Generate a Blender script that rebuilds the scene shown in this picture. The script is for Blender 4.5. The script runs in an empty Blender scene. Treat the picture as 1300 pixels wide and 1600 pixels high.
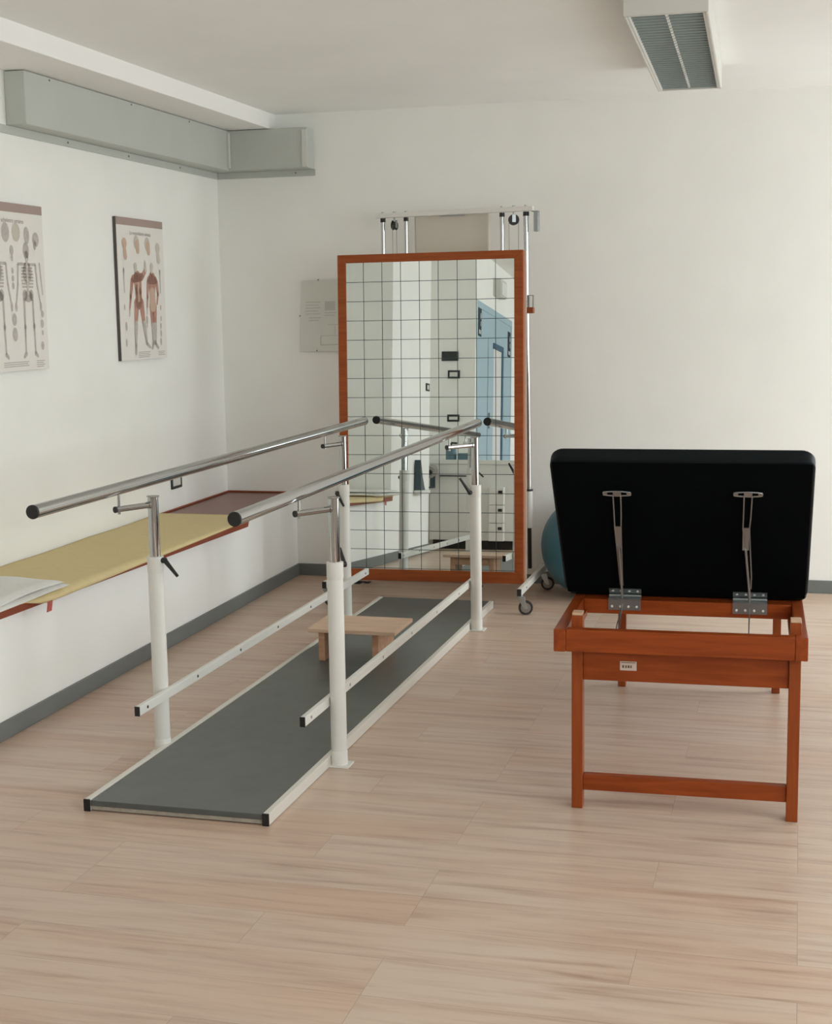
import bpy, bmesh, math, random
from mathutils import Vector, Matrix
random.seed(7)
sc = bpy.context.scene
COL = sc.collection
PI = math.pi

# ------------------------------------------------------------------ materials
def new_mat(name):
    m = bpy.data.materials.new(name); m.use_nodes = True
    nt = m.node_tree
    return m, nt, nt.nodes['Principled BSDF']

def mat(name, col, rough=.5, metal=0., noise=0., scale=20., bump=0., stretch=(1, 1, 1), spec=.5, coat=0.):
    m, nt, b = new_mat(name)
    b.inputs['Roughness'].default_value = rough
    b.inputs['Metallic'].default_value = metal
    b.inputs['Specular IOR Level'].default_value = spec
    b.inputs['Coat Weight'].default_value = coat
    b.inputs['Base Color'].default_value = (*col, 1)
    if noise or bump:
        tc = nt.nodes.new('ShaderNodeTexCoord'); mp = nt.nodes.new('ShaderNodeMapping')
        mp.inputs['Scale'].default_value = stretch
        nz = nt.nodes.new('ShaderNodeTexNoise'); nz.inputs['Scale'].default_value = scale
        nz.inputs['Detail'].default_value = 5
        nt.links.new(tc.outputs['Object'], mp.inputs['Vector']); nt.links.new(mp.outputs['Vector'], nz.inputs['Vector'])
        if noise:
            rp = nt.nodes.new('ShaderNodeValToRGB')
            rp.color_ramp.elements[0].position = .3; rp.color_ramp.elements[1].position = .7
            rp.color_ramp.elements[0].color = (*[c*(1-noise) for c in col], 1)
            rp.color_ramp.elements[1].color = (*[min(1, c*(1+noise)) for c in col], 1)
            nt.links.new(nz.outputs['Fac'], rp.inputs['Fac']); nt.links.new(rp.outputs['Color'], b.inputs['Base Color'])
        if bump:
            bp = nt.nodes.new('ShaderNodeBump'); bp.inputs['Strength'].default_value = bump
            bp.inputs['Distance'].default_value = .002
            nt.links.new(nz.outputs['Fac'], bp.inputs['Height']); nt.links.new(bp.outputs['Normal'], b.inputs['Normal'])
    return m

def wood(name, c1, c2, rough=.4, stretch=(1, 12, 12), scale=6., coat=0.):
    m, nt, b = new_mat(name)
    tc = nt.nodes.new('ShaderNodeTexCoord'); mp = nt.nodes.new('ShaderNodeMapping'); mp.inputs['Scale'].default_value = stretch
    nz = nt.nodes.new('ShaderNodeTexNoise'); nz.inputs['Scale'].default_value = scale; nz.inputs['Detail'].default_value = 6
    nz.inputs['Distortion'].default_value = .6
    rp = nt.nodes.new('ShaderNodeValToRGB')
    rp.color_ramp.elements[0].position = .32; rp.color_ramp.elements[1].position = .68
    rp.color_ramp.elements[0].color = (*c1, 1); rp.color_ramp.elements[1].color = (*c2, 1)
    L = nt.links.new
    L(tc.outputs['Object'], mp.inputs['Vector']); L(mp.outputs['Vector'], nz.inputs['Vector'])
    L(nz.outputs['Fac'], rp.inputs['Fac']); L(rp.outputs['Color'], b.inputs['Base Color'])
    b.inputs['Roughness'].default_value = rough; b.inputs['Coat Weight'].default_value = coat; b.inputs['Specular IOR Level'].default_value = .3
    return m

def s2l(r, g, b):
    f = lambda c: (c/255/12.92) if c <= 10 else ((c/255+.055)/1.055)**2.4
    return (f(r), f(g), f(b))

def floor_mat():
    m, nt, b = new_mat('vinyl_plank_floor')
    N = nt.nodes.new; L = nt.links.new
    tc = N('ShaderNodeTexCoord')
    mp = N('ShaderNodeMapping'); mp.inputs['Location'].default_value = (.894, -3.684+.18*40, 0)
    L(tc.outputs['Object'], mp.inputs['Vector'])
    br = N('ShaderNodeTexBrick')
    br.inputs['Scale'].default_value = 1; br.inputs['Brick Width'].default_value = .92; br.inputs['Row Height'].default_value = .18
    br.inputs['Mortar Size'].default_value = .0009; br.inputs['Mortar Smooth'].default_value = .3
    br.offset = .39; br.offset_frequency = 3; br.squash = 1.0; br.inputs['Bias'].default_value = 0
    br.inputs['Color1'].default_value = (0, 0, 0, 1); br.inputs['Color2'].default_value = (1, 1, 1, 1); br.inputs['Mortar'].default_value = (.5, .5, .5, 1)
    L(mp.outputs['Vector'], br.inputs['Vector'])
    # streaks run along x, shifted for every plank
    sh = N('ShaderNodeVectorMath'); sh.operation = 'MULTIPLY_ADD'
    sh.inputs[1].default_value = (3, 5, 7)
    L(br.outputs['Color'], sh.inputs[0]); L(tc.outputs['Object'], sh.inputs[2])
    m2 = N('ShaderNodeMapping'); m2.inputs['Scale'].default_value = (1.3, 17, 1); L(sh.outputs['Vector'], m2.inputs['Vector'])
    n1 = N('ShaderNodeTexNoise'); n1.inputs['Scale'].default_value = 1.6; n1.inputs['Detail'].default_value = 8; n1.inputs['Roughness'].default_value = .62
    n1.inputs['Distortion'].default_value = .35
    L(m2.outputs['Vector'], n1.inputs['Vector'])
    rp = N('ShaderNodeValToRGB'); e = rp.color_ramp.elements
    e[0].position = .28; e[0].color = (*FLOOR_D, 1); e[1].position = .56; e[1].color = (*FLOOR_L, 1)
    k = e.new(.42); k.color = (*FLOOR_M, 1)
    L(n1.outputs['Fac'], rp.inputs['Fac'])
    # pinkish patches
    n2 = N('ShaderNodeTexNoise'); n2.inputs['Scale'].default_value = 1.1; n2.inputs['Detail'].default_value = 3
    m3 = N('ShaderNodeMapping'); m3.inputs['Scale'].default_value = (.7, 3, 1); L(sh.outputs['Vector'], m3.inputs['Vector']); L(m3.outputs['Vector'], n2.inputs['Vector'])
    mx = N('ShaderNodeMixRGB'); mx.blend_type = 'MULTIPLY'; mx.inputs['Color2'].default_value = (.975, .885, .835, 1)
    r2 = N('ShaderNodeMapRange'); r2.inputs['From Min'].default_value = .4; r2.inputs['From Max'].default_value = .68; L(n2.outputs['Fac'], r2.inputs['Value'])
    L(r2.outputs['Result'], mx.inputs['Fac']); L(rp.outputs['Color'], mx.inputs['Color1'])
    pl = N('ShaderNodeMixRGB'); pl.blend_type = 'MULTIPLY'; pl.inputs['Color2'].default_value = (.975, .97, .968, 1)
    L(br.outputs['Color'], pl.inputs['Fac']); L(mx.outputs['Color'], pl.inputs['Color1'])
    mo = N('ShaderNodeMixRGB'); mo.inputs['Color2'].default_value = (*[c*.62 for c in FLOOR_D], 1)
    sc_ = N('ShaderNodeMath'); sc_.operation = 'MULTIPLY'; sc_.inputs[1].default_value = .55; L(br.outputs['Fac'], sc_.inputs[0])
    L(sc_.outputs[0], mo.inputs['Fac']); L(pl.outputs['Color'], mo.inputs['Color1'])
    L(mo.outputs['Color'], b.inputs['Base Color'])
    b.inputs['Roughness'].default_value = .33
    b.inputs['Specular IOR Level'].default_value = .45
    bp = N('ShaderNodeBump'); bp.inputs['Strength'].default_value = .12; bp.inputs['Distance'].default_value = .002
    L(n1.outputs['Fac'], bp.inputs['Height']); L(bp.outputs['Normal'], b.inputs['Normal'])
    return m

FLOOR_D = s2l(172, 145, 128); FLOOR_M = s2l(193, 169, 151); FLOOR_L = s2l(204, 183, 165)
M = {}
M['wall'] = mat('white_wall_paint', (.865, .868, .835), .75, noise=.02, scale=3, bump=.12)
M['wall_white'] = mat('white_low_wall_paint', (.87, .873, .845), .7, noise=.015, scale=3, bump=.1)
M['wall_grey'] = mat('rear_wall_dark_for_chrome', s2l(112, 111, 108), .75, noise=.02, scale=3)  # unseen rear wall, darkened only to give the chrome a dark reflected core
M['ceiling'] = mat('ceiling_paint', (.87, .88, .865), .85, noise=.02, scale=2)
M['beam'] = mat('beam_paint', (.88, .88, .86), .8)
M['floor'] = floor_mat()
M['skirt'] = mat('grey_vinyl_skirting', s2l(112, 116, 114), .5, noise=.05, scale=8)
M['chrome'] = mat('chrome', (.50, .505, .50), .10, 1.)
M['steel'] = mat('zinc_plated_steel', (.40, .43, .43), .32, .9)
M['white_metal'] = mat('white_enamel_metal', (.74, .735, .69), .35)
M['alu'] = mat('pale_aluminium', (.72, .70, .64), .45, .15)
M['black'] = mat('black_plastic', (.012, .012, .011), .5)
M['rubber'] = mat('charcoal_rubber_mat', s2l(86, 91, 88), .36, noise=.10, scale=14, bump=.05)
M['board_edge'] = mat('raw_board_edge', s2l(165, 158, 145), .8, noise=.15, scale=60)
M['wood'] = wood('orange_stained_beech', s2l(130, 55, 16), s2l(152, 70, 24), .38, (1, 12, 12), 5)
M['wood_y'] = wood('orange_stained_beech_long', s2l(130, 55, 16), s2l(152, 70, 24), .38, (12, 1, 12), 5)
M['wood_z'] = wood('orange_stained_beech_upright', s2l(132, 60, 20), s2l(152, 74, 30), .38, (12, 12, 1), 5)
M['frame_x'] = wood('mirror_frame_wood', s2l(140, 66, 24), s2l(160, 82, 36), .4, (1, 14, 14), 5)
M['endgrain'] = mat('pale_end_grain', s2l(200, 165, 135), .7, noise=.08, scale=40)
M['pine'] = wood('pale_pine', s2l(200, 168, 144), s2l(214, 186, 162), .6, (1, 14, 14), 6)
M['pine_edge'] = wood('pine_edge', s2l(180, 138, 108), s2l(200, 160, 130), .6, (1, 10, 10), 6)
M['leather'] = mat('black_leatherette', (.004, .0062, .0072), .5, spec=.12, noise=.1, scale=30, bump=.06)
M['leather_u'] = mat('black_underside_cloth', (.0018, .0028, .0032), .9, spec=.05)
M['maroon'] = mat('maroon_laminate', s2l(122, 78, 66), .35, noise=.05, scale=10)
M['maroon_edge'] = mat('red_brown_edge', s2l(134, 62, 34), .4, noise=.08, scale=20)
M['yellow'] = mat('yellow_foam', s2l(212, 194, 146), .85, noise=.025, scale=30, bump=.1)
M['towel'] = mat('white_terry_cloth', s2l(228, 227, 223), .95, noise=.03, scale=80, bump=.3)
M['red_tag'] = mat('red_tag', s2l(176, 84, 78), .8)
M['duct'] = mat('grey_painted_sheet_metal', s2l(186, 190, 184), .5, noise=.02, scale=6)
M['screw'] = mat('dark_screw_head', s2l(130, 130, 124), .5, .3)
M['teal'] = mat('teal_vinyl', s2l(56, 106, 122), .4, noise=.05, scale=6)
M['paper'] = mat('poster_paper', s2l(227, 224, 218), .6)
M['board_dark'] = mat('dark_poster_edge', s2l(84, 78, 74), .6)
M['band'] = mat('mauve_poster_band', s2l(164, 144, 136), .6)
M['ink'] = mat('grey_ink', s2l(150, 144, 140), .7)
M['ink_soft'] = mat('soft_grey_ink', s2l(172, 166, 160), .7)
M['muscle'] = mat('muscle_red_ink', s2l(180, 138, 122), .7, noise=.16, scale=55, stretch=(1, 1, .5))
M['muscle_pale'] = mat('tendon_ink', s2l(198, 170, 150), .7)
M['bone'] = mat('bone_ink', s2l(184, 178, 172), .7, noise=.1, scale=60)
M['bone_pale'] = mat('pale_bone_ink', s2l(196, 190, 178), .7)
M['sheet'] = mat('notice_sheet', s2l(216, 217, 210), .35)
M['notice_ink'] = mat('notice_ink', s2l(194, 193, 187), .6)
M['cream'] = mat('cream_padded_board', s2l(206, 200, 188), .55)
M['pale_back'] = mat('pale_backing_board', s2l(206, 184, 166), .6)
M['grid'] = mat('grid_line', s2l(52, 66, 66), .5)
M['mirror'] = mat('mirror_silver', (.80, .84, .82), .0, 1.)
M['blue_door'] = mat('blue_door_paint', s2l(166, 190, 202), .5)
M['blue_line'] = mat('blue_door_dark', s2l(64, 100, 122), .5)
M['sign'] = mat('black_sign', s2l(24, 44, 50), .5)
M['sign_white'] = mat('sign_white', (.7, .7, .7), .5)
M['cab'] = mat('grey_laminate_cabinet', s2l(226, 227, 223), .4)
M['drawer'] = mat('white_laminate_drawer', s2l(232, 232, 228), .4)
M['plate'] = mat('dark_switch_plate', s2l(40, 46, 46), .4)
M['plate_in'] = mat('white_socket_insert', s2l(215, 215, 208), .4)
M['lamp_body'] = mat('lamp_white_steel', s2l(206, 206, 200), .45)
M['louvre'] = mat('dull_louvre_metal', s2l(158, 168, 166), .45, .2, noise=.04, scale=30)
M['louvre_bright'] = mat('bright_louvre_spine', s2l(225, 225, 220), .4)
M['amber'] = mat('brown_clamp', s2l(140, 70, 36), .5)
M['win_frame'] = mat('white_window_frame', (.75, .75, .73), .4)
M['sticker'] = mat('white_sticker', s2l(205, 190, 176), .6)
M['sticker_ink'] = mat('sticker_ink', s2l(110, 82, 66), .6)
M['wheel_grey'] = mat('grey_wheel_hub', s2l(150, 146, 140), .4, .3)
M['tyre'] = mat('dark_tyre', s2l(58, 52, 48), .7)
M['roll'] = mat('grey_paper_roll', s2l(160, 156, 150), .8)
M['slate'] = mat('slate_blue_plastic', s2l(60, 78, 84), .5)
M['teal_bottle'] = mat('blue_grey_plastic', s2l(90, 120, 132), .4)

def glass_mat():
    m, nt, b = new_mat('window_glass'); nt.nodes.remove(b)
    out = nt.nodes['Material Output']
    t = nt.nodes.new('ShaderNodeBsdfTransparent'); g = nt.nodes.new('ShaderNodeBsdfGlossy'); g.inputs['Roughness'].default_value = .02
    x = nt.nodes.new('ShaderNodeMixShader'); x.inputs['Fac'].default_value = .06
    nt.links.new(t.outputs[0], x.inputs[1]); nt.links.new(g.outputs[0], x.inputs[2]); nt.links.new(x.outputs[0], out.inputs['Surface'])
    return m
M['glass'] = glass_mat()

# ------------------------------------------------------------------ mesh builder
class MB:
    def __init__(s): s.v = []; s.f = []; s.mi = []
    def add(s, vs, fs, mi=0):
        o = len(s.v); s.v += [Vector(v) for v in vs]; s.f += [[i+o for i in f] for f in fs]; s.mi += [mi]*len(fs); return s
    def box(s, a, b, mi=0):
        x0, x1 = sorted((a[0], b[0])); y0, y1 = sorted((a[1], b[1])); z0, z1 = sorted((a[2], b[2]))
        return s.add([(x0, y0, z0), (x1, y0, z0), (x1, y1, z0), (x0, y1, z0), (x0, y0, z1), (x1, y0, z1), (x1, y1, z1), (x0, y1, z1)],
              [(3, 2, 1, 0), (4, 5, 6, 7), (0, 1, 5, 4), (1, 2, 6, 5), (2, 3, 7, 6), (3, 0, 4, 7)], mi)
    def obox(s, o, ex, ey, ez, x, y, z, mi=0):
        """box in an own frame: o + x*ex + y*ey + z*ez, each range a pair"""
        vs = [Vector(o)+Vector(ex)*i+Vector(ey)*j+Vector(ez)*k for k in z for j in y for i in x]
        fs = [(2, 3, 1, 0), (4, 5, 7, 6), (0, 1, 5, 4), (1, 3, 7, 5), (3, 2, 6, 7), (2, 0, 4, 6)]
        if Vector(ex).cross(Vector(ey)).dot(Vector(ez)) < 0: fs = [f[::-1] for f in fs]
        return s.add(vs, fs, mi)
    def prism(s, pts, d, mi=0):
        n = len(pts); d = Vector(d); vs = [Vector(p) for p in pts]+[Vector(p)+d for p in pts]
        return s.add(vs, [list(range(n))[::-1], list(range(n, 2*n))]+[(i, (i+1) % n, n+(i+1) % n, n+i) for i in range(n)], mi)
    def tube(s, pts, r, n=16, mi=0, caps=True, sq=None):
        pts = [Vector(p) for p in pts]; rs = r if isinstance(r, (list, tuple)) else [r]*len(pts)
        vs = []; fs = []; prev = None
        for i, p in enumerate(pts):
            t = (pts[min(i+1, len(pts)-1)]-pts[max(i-1, 0)]).normalized()
            if prev is None:
                u = t.orthogonal().normalized()
            else:
                u = (prev-t*prev.dot(t)).normalized()
            prev = u; w = t.cross(u)
            for k in range(n):
                a = 2*PI*k/n; vs.append(p+(u*math.cos(a)+w*math.sin(a))*rs[i])
        for i in range(len(pts)-1):
            for k in range(n): fs.append((i*n+k, i*n+(k+1) % n, (i+1)*n+(k+1) % n, (i+1)*n+k))
        if caps:
            fs.append([k for k in range(n)][::-1]); fs.append([(len(pts)-1)*n+k for k in range(n)])
        return s.add(vs, fs, mi)
    def sphere(s, c, r, nu=48, nv=24, mi=0):
        c = Vector(c); vs = [c+Vector((0, 0, r))]; fs = []
        for j in range(1, nv):
            t = PI*j/nv
            for i in range(nu):
                a = 2*PI*i/nu; vs.append(c+Vector((math.sin(t)*math.cos(a), math.sin(t)*math.sin(a), math.cos(t)))*r)
        vs.append(c-Vector((0, 0, r)))
        for i in range(nu):
            fs.append((0, 1+i, 1+(i+1) % nu))
            for j in range(nv-2): fs.append((1+j*nu+i, 1+(j+1)*nu+i, 1+(j+1)*nu+(i+1) % nu, 1+j*nu+(i+1) % nu))
            b = 1+(nv-2)*nu; fs.append((b+i, len(vs)-1, b+(i+1) % nu))
        return s.add(vs, fs, mi)
    def build(s, name, m, parent=None, bevel=0., seg=2, smooth=True, org=None, xf=None):
        me = bpy.data.meshes.new(name)
        vs = s.v if xf is None else [xf(v) for v in s.v]
        root = parent
        while root is not None and root.parent is not None: root = root.parent
        off = Vector(org) if org is not None else (root.location.copy() if root is not None else Vector((0, 0, 0)))
        me.from_pydata([v-off for v in vs], [], s.f); me.validate()
        bm = bmesh.new(); bm.from_mesh(me); bmesh.ops.recalc_face_normals(bm, faces=bm.faces); bm.to_mesh(me); bm.free()
        for mm in (m if isinstance(m, (list, tuple)) else [m]): me.materials.append(mm)
        if isinstance(m, (list, tuple)):
            for p, i in zip(me.polygons, s.mi): p.material_index = i
        if smooth:
            for p in me.polygons: p.use_smooth = True
            me.set_sharp_from_angle(angle=math.radians(38))
        o = bpy.data.objects.new(name, me); COL.objects.link(o)
        if parent is not None: o.parent = parent
        else: o.location = off
        if bevel:
            md = o.modifiers.new('bevel', 'BEVEL'); md.width = bevel; md.segments = seg; md.limit_method = 'ANGLE'; md.angle_limit = math.radians(40)
            md.harden_normals = True
        return o

def thing(name, label, cat, loc, group=None):
    o = bpy.data.objects.new(name, None); COL.objects.link(o); o.location = loc; o.empty_display_size = .1
    o['label'] = label; o['category'] = cat
    if group: o['group'] = group
    bpy.context.view_layer.update()
    return o
def tag(o, label, cat, group=None):
    o['label'] = label; o['category'] = cat
    if group: o['group'] = group
    return o
def struct(o): o['kind'] = 'structure'; return o
def plab(o, l): o['label'] = l; return o

# ------------------------------------------------------------------ setting
H = 2.53; YB = 7.469; XR = 2.1; YR = -2.6
XL = lambda y: -3.094-.0115*(y-5)      # upper left wall
XW = lambda y: -2.682-.0115*(y-5)      # low wall under the bench, and the pier
struct(MB().box((-3.6, YR-.2, -.1), (XR+.3, YB+.3, 0)).build('floor', M['floor']))
struct(MB().box((-3.6, YR-.2, H), (XR+.3, YB+.3, H+.12)).build('ceiling', M['ceiling']))
struct(MB().box((-3.6, YB, 0), (XR+.3, YB+.2, H)).build('wall_back', M['wall']))
y0, y1 = 4.06, YB
struct(MB().prism([(-3.5, y0, 0), (XL(y0), y0, 0), (XL(y1), y1, 0), (-3.5, y1, 0)], (0, 0, H)).build('wall_left', M['wall']))
struct(MB().prism([(XL(y0)-.001, y0, 0), (XW(y0), y0, 0), (XW(y1), y1, 0), (XL(y1)-.001, y1, 0)], (0, 0, .437)).build('wall_left_low', M['wall_white']))
yp = 2.85
struct(MB().prism([(-3.5, yp, 0), (XW(yp), yp, 0), (XW(y0), y0, 0), (-3.5, y0, 0)], (0, 0, H)).build('wall_pier', M['wall_white']))
struct(MB().box((-3.5, 1.8, 0), (-2.96, yp, H)).build('wall_niche', M['wall']))
# wall with the door (faces +x), doorway cut out
XD = -2.455; yn = 1.98; DY0, DY1, DZ = .02, 1.93, 2.10
w = MB(); w.box((-2.961, DY1, 0), (XD, yn, H)); w.box((-2.961, YR, 0), (XD, DY0, H)); w.box((-2.961, DY0, DZ), (XD, DY1, H))
struct(w.build('wall_door_side', M['wall']))
struct(MB().box((-3.5, YR-.2, 0), (XR+.2, YR, H)).build('wall_rear', M['wall_grey']))
# right wall with three windows
WZ0, WZ1 = .88, 2.38
WINS = [(5.75, 7.42, .06), (2.5, 3.9, .88), (-2.3, 1.5, .88)]   # the first is a glazed door
w = MB(); w.box((XR, YR, WZ1), (XR+.22, YB, H))
for a, b, z0 in WINS: w.box((XR, a, 0), (XR+.22, b, z0))
ed = [YR]+[q for a in sorted(WINS) for q in a[:2]]+[YB]
for i in range(0, len(ed), 2): w.box((XR, ed[i], 0), (XR+.22, ed[i+1], WZ1))
struct(w.build('wall_right', M['wall']))
for i, (a, b, WZ0) in enumerate(WINS):
    f = MB(); X0, X1 = XR+.08, XR+.14; t = .055
    f.box((X0, a, WZ0), (X1, b, WZ0+t)); f.box((X0, a, WZ1-t), (X1, b, WZ1)); f.box((X0, a, WZ0+t), (X1, a+t, WZ1-t)); f.box((X0, b-t, WZ0+t), (X1, b, WZ1-t))
    f.box((X0, (a+b)/2-t/2, WZ0+t), (X1, (a+b)/2+t/2, WZ1-t))
    fo = struct(f.build('window_%d' % (i+1), M['win_frame'], bevel=.004))
    g = MB().box((XR+.107, a+t, WZ0+t), (XR+.113, b-t, WZ1-t)).build('window_pane', M['glass'], fo)
    if WZ0 > .5: MB().box((XR-.03, a-.03, WZ0-.03), (XR+.08, b+.03, WZ0)).build('window_sill', M['win_frame'], fo, bevel=.004)
# ceiling beam along the left wall
struct(MB().box((-3.5, 1.9, 2.447), (-2.772, YB, H+.01)).build('trim_1', M['beam'], bevel=.004))
# skirting boards
def skirt(name, pts):
    m = MB(); t = .011; hb = .067
    for (a, b, n) in pts:
        a = Vector((*a, 0)); b = Vector((*b, 0)); n = Vector((*n, 0))
        m.prism([a, b, b+n*t, a+n*t], (0, 0, hb))
    return struct(m.build(name, M['skirt'], bevel=.003))
skirt('baseboard_back', [((XW(YB)+.011, YB), (XR, YB), (0, -1))])
skirt('baseboard_left', [((XW(yp), yp), (XW(YB), YB), (1, 0))])
skirt('baseboard_right', [((XR, YR), (XR, 5.75), (-1, 0))])
skirt('baseboard_rear', [((XD, YR), (XR, YR), (0, 1))])

# ------------------------------------------------------------------ grey boxed duct under the beam
t = thing('duct_cover', 'grey sheet metal duct box running under the ceiling beam round the corner', 'duct', (-3.0, 5.2, 2.2))
dx = -3.005; dy = 7.36; zb0, zb1 = 2.234, 2.444; ye = 5.25; xe = -2.555
long_ = MB()
long_.prism([(XL(ye), ye, zb0), (dx, ye, zb0), (dx, dy, zb0), (XL(dy), dy, zb0)], (0, 0, zb1-zb0))
lo = long_.build('long_section', M['duct'], t, bevel=.004)
sh = MB().box((dx-.115, dy, zb0), (xe, YB-.001, zb1)).build('short_section', M['duct'], t, bevel=.004)
fl = MB(); fl.prism([(XL(3.9)+.001, 4.07, zb0-.034), (XL(4.07)+.007, 4.07, zb0-.034), (XL(YB)+.007, YB-.001, zb0-.034), (XL(YB)+.001, YB-.001, zb0-.034)], (0, 0, .034))
fl.box((XL(YB)+.007, YB-.008, zb0-.034), (xe+.006, YB-.001, zb0))
fl.build('wall_flange', M['duct'], t, bevel=.002)
MB().prism([(dx, dy-.02, zb0+.012), (dx+.012, dy-.02, zb0+.012), (dx+.012, dy-.001, zb0+.012), (dx, dy-.001, zb0+.012)], (0, 0, .185)).build('corner_strip', M['lamp_body'], t, bevel=.002)
MB().box((xe-.03, dy-.006, zb0+.004), (xe, dy, zb1-.012)).build('end_strip', M['lamp_body'], t, bevel=.002)
for (yy) in (4.9, 5.75, 6.35, 6.95):
    MB().tube([(XL(yy)+.004, yy, zb0-.016), (XL(yy)+.010, yy, zb0-.016)], .005, 10).build('screw', M['screw'], t)
for (yy) in (5.45, 6.2, 6.85):
    MB().tube([(dx-.001, yy, zb1-.012), (dx+.003, yy, zb1-.012)], .0045, 10).build('screw', M['screw'], t)
MB().tube([(-2.66, YB-.004, zb0-.016), (-2.66, YB-.011, zb0-.016)], .005, 10).build('screw', M['screw'], t)

# ------------------------------------------------------------------ ceiling lamp (unlit)
LA = Vector((-.449, 4.909, 0)); ang = math.atan2(.048, 1.72); Ld = Vector((-math.sin(ang), math.cos(ang), 0)); Lr = Vector((math.cos(ang), math.sin(ang), 0)); Up = Vector((0, 0, 1))
t = thing('ceiling_lamp', 'long white fluorescent ceiling lamp with dull louvre panels, switched off', 'lamp', (LA.x, LA.y, 2.425))
lz = 2.425; LW = .139; LL = 1.72
b = MB()
b.obox(LA, Lr, Ld, Up, (-LW, LW), (0, LL), (lz+.03, H-.002))
b.obox(LA, Lr, Ld, Up, (-LW, -LW+.02), (0, LL), (lz, lz+.03)); b.obox(LA, Lr, Ld, Up, (LW-.02, LW), (0, LL), (lz, lz+.03))
b.obox(LA, Lr, Ld, Up, (-LW, LW), (-.004, .012), (lz, H-.002)); b.obox(LA, Lr, Ld, Up, (-LW, LW), (LL-.012, LL+.004), (lz, H-.002))
b.build('housing', M['lamp_body'], t, bevel=.003)
for sx in (-1, 1):
    l = MB(); x0, x1 = sorted((sx*.005, sx*(LW-.021)))
    l.obox(LA, Lr, Ld, Up, (x0, x1), (.013, LL-.013), (lz+.022, lz+.028))
    for k in range(34):
        yy = .025+k*(LL-.05)/33
        l.obox(LA, Lr, Ld, Up, (x0, x1), (yy-.003, yy+.003), (lz+.006, lz+.022))
    l.build('louvre_panel', M['louvre'], t, smooth=False)
l = MB()
for k in range(33):
    yy = .03+k*(LL-.05)/33
    l.obox(LA, Lr, Ld, Up, (-.004, .004), (yy, yy+.026), (lz+.004, lz+.02))
l.obox(LA, Lr, Ld, Up, (-.003, .003), (.02, LL-.02), (lz+.0195, lz+.0215))
plab(l.build('spine', M['louvre_bright'], t, smooth=False), 'white dashed centre spine')
for sx in (-1, 1):
    l = MB(); x0, x1 = sorted((sx*(LW-.009), sx*(LW-.004)))
    l.obox(LA, Lr, Ld, Up, (x0, x1), (.002, LL-.002), (lz-.003, lz+.001)); l.build('rim_strip', M['lamp_body'], t)

# ------------------------------------------------------------------ bench against the left wall
BX = lambda y: -2.649+.0308*(y-4.277)
t = thing('wall_bench', 'maroon topped bench board running along the low white wall to the corner', 'bench', (-2.85, 5.8, .437))
yb0, yb1 = 4.065, YB-.002
END = [(BX(6.42), 6.42), (-2.655, 6.62), (-2.722, 7.0), (-2.722, yb1)]   # the front edge is cut back towards the corner
b = MB(); b.prism([(XL(yb0)+.002, yb0, .438), (BX(yb0)-.012, yb0, .438)]+[(x-.012, y, .438) for x, y in END]+[(XL(yb1)+.002, yb1, .438)], (0, 0, .027))
b.build('seat_board', M['maroon'], t)
b = MB(); fe = [(BX(yb0), yb0)]+END
for (xa, ya), (xb, yb) in zip(fe, fe[1:]): b.prism([(xa-.012, ya, .436), (xa, ya, .436), (xb, yb, .436), (xb-.012, yb, .436)], (0, 0, .030))
plab(b.build('front_edging', M['maroon_edge'], t, bevel=.003), 'orange brown front edge strip')
b = MB(); b.prism([(XL(6.53)+.002, 6.53, .4655), (XL(6.53)+.014, 6.53, .4655), (XL(yb1)+.014, yb1, .4655), (XL(yb1)+.002, yb1, .4655)], (0, 0, .009))
b.box((XL(yb1)+.014, YB-.014, .4655), (-2.734, YB-.002, .4745))
plab(b.build('back_edging', M['maroon_edge'], t, bevel=.002), 'dark raised strip along the wall')

# yellow foam mat lying on the bench, its front edge drooping over
def mat_mesh():
    nx, ny = 22, 60; ya, ybk = 4.09, 6.55
    th = .012
    top = []; rows = []
    for j in range(ny+1):
        u = j/ny; y = ya+(ybk-ya)*u
        xw = XL(y)+.005; xf = BX(y) if y < 6.42 else BX(6.42)-(y-6.42)*.36
        over = .004+.022*max(0., min(1., (6.5-y)/1.9))**1.0
        if y < 4.52: over *= max(0., 1-(4.52-y)*7)
        row = []
        for i in range(nx+1):
            s = i/nx
            if s < .8:
                x = xw+(xf-.006-xw)*(s/.8); z = .4755
                z += .0015*math.sin(9*y+3*s)
                if j > ny-2: pass
            else:
                q = (s-.8)/.2; arc = q*over*1.6
                x = xf-.006+(.014+.9*max(0, over-.004))*min(1, q*1.6); z = .4755-arc*(q**.7)*.75
            row.append((x+(.012*math.sin(5*s) if j == ny else 0), y+.03*(s-.5)*(-1 if j == ny else 0)*-1, z))
        rows.append(row)
    m = MB(); vs = [p for r in rows for p in r]; n = nx+1
    fs = [(j*n+i, j*n+i+1, (j+1)*n+i+1, (j+1)*n+i) for j in range(ny) for i in range(nx)]
    m.add(vs, fs); return m
o = mat_mesh().build('exercise_mat', M['yellow'], org=(-2.85, 5.3, .466))
md = o.modifiers.new('thick', 'SOLIDIFY'); md.thickness = .009; md.offset = -1
tag(o, 'long thin yellow foam mat lying on the maroon bench', 'mat')
# red tag hanging from the mat
b = MB(); b.obox((-2.596, 4.525, .418), (0, 1, 0), (1, 0, 0), (0, 0, 1), (-.016, .016), (0, .003), (0, .036))
b.v = [v+Vector((0, -.01*(.46-v.z)/.036, 0)) for v in b.v]
plab(b.build('tag', M['red_tag'], o, org=(-2.85, 5.3, .466)), 'red tag'); 

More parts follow.
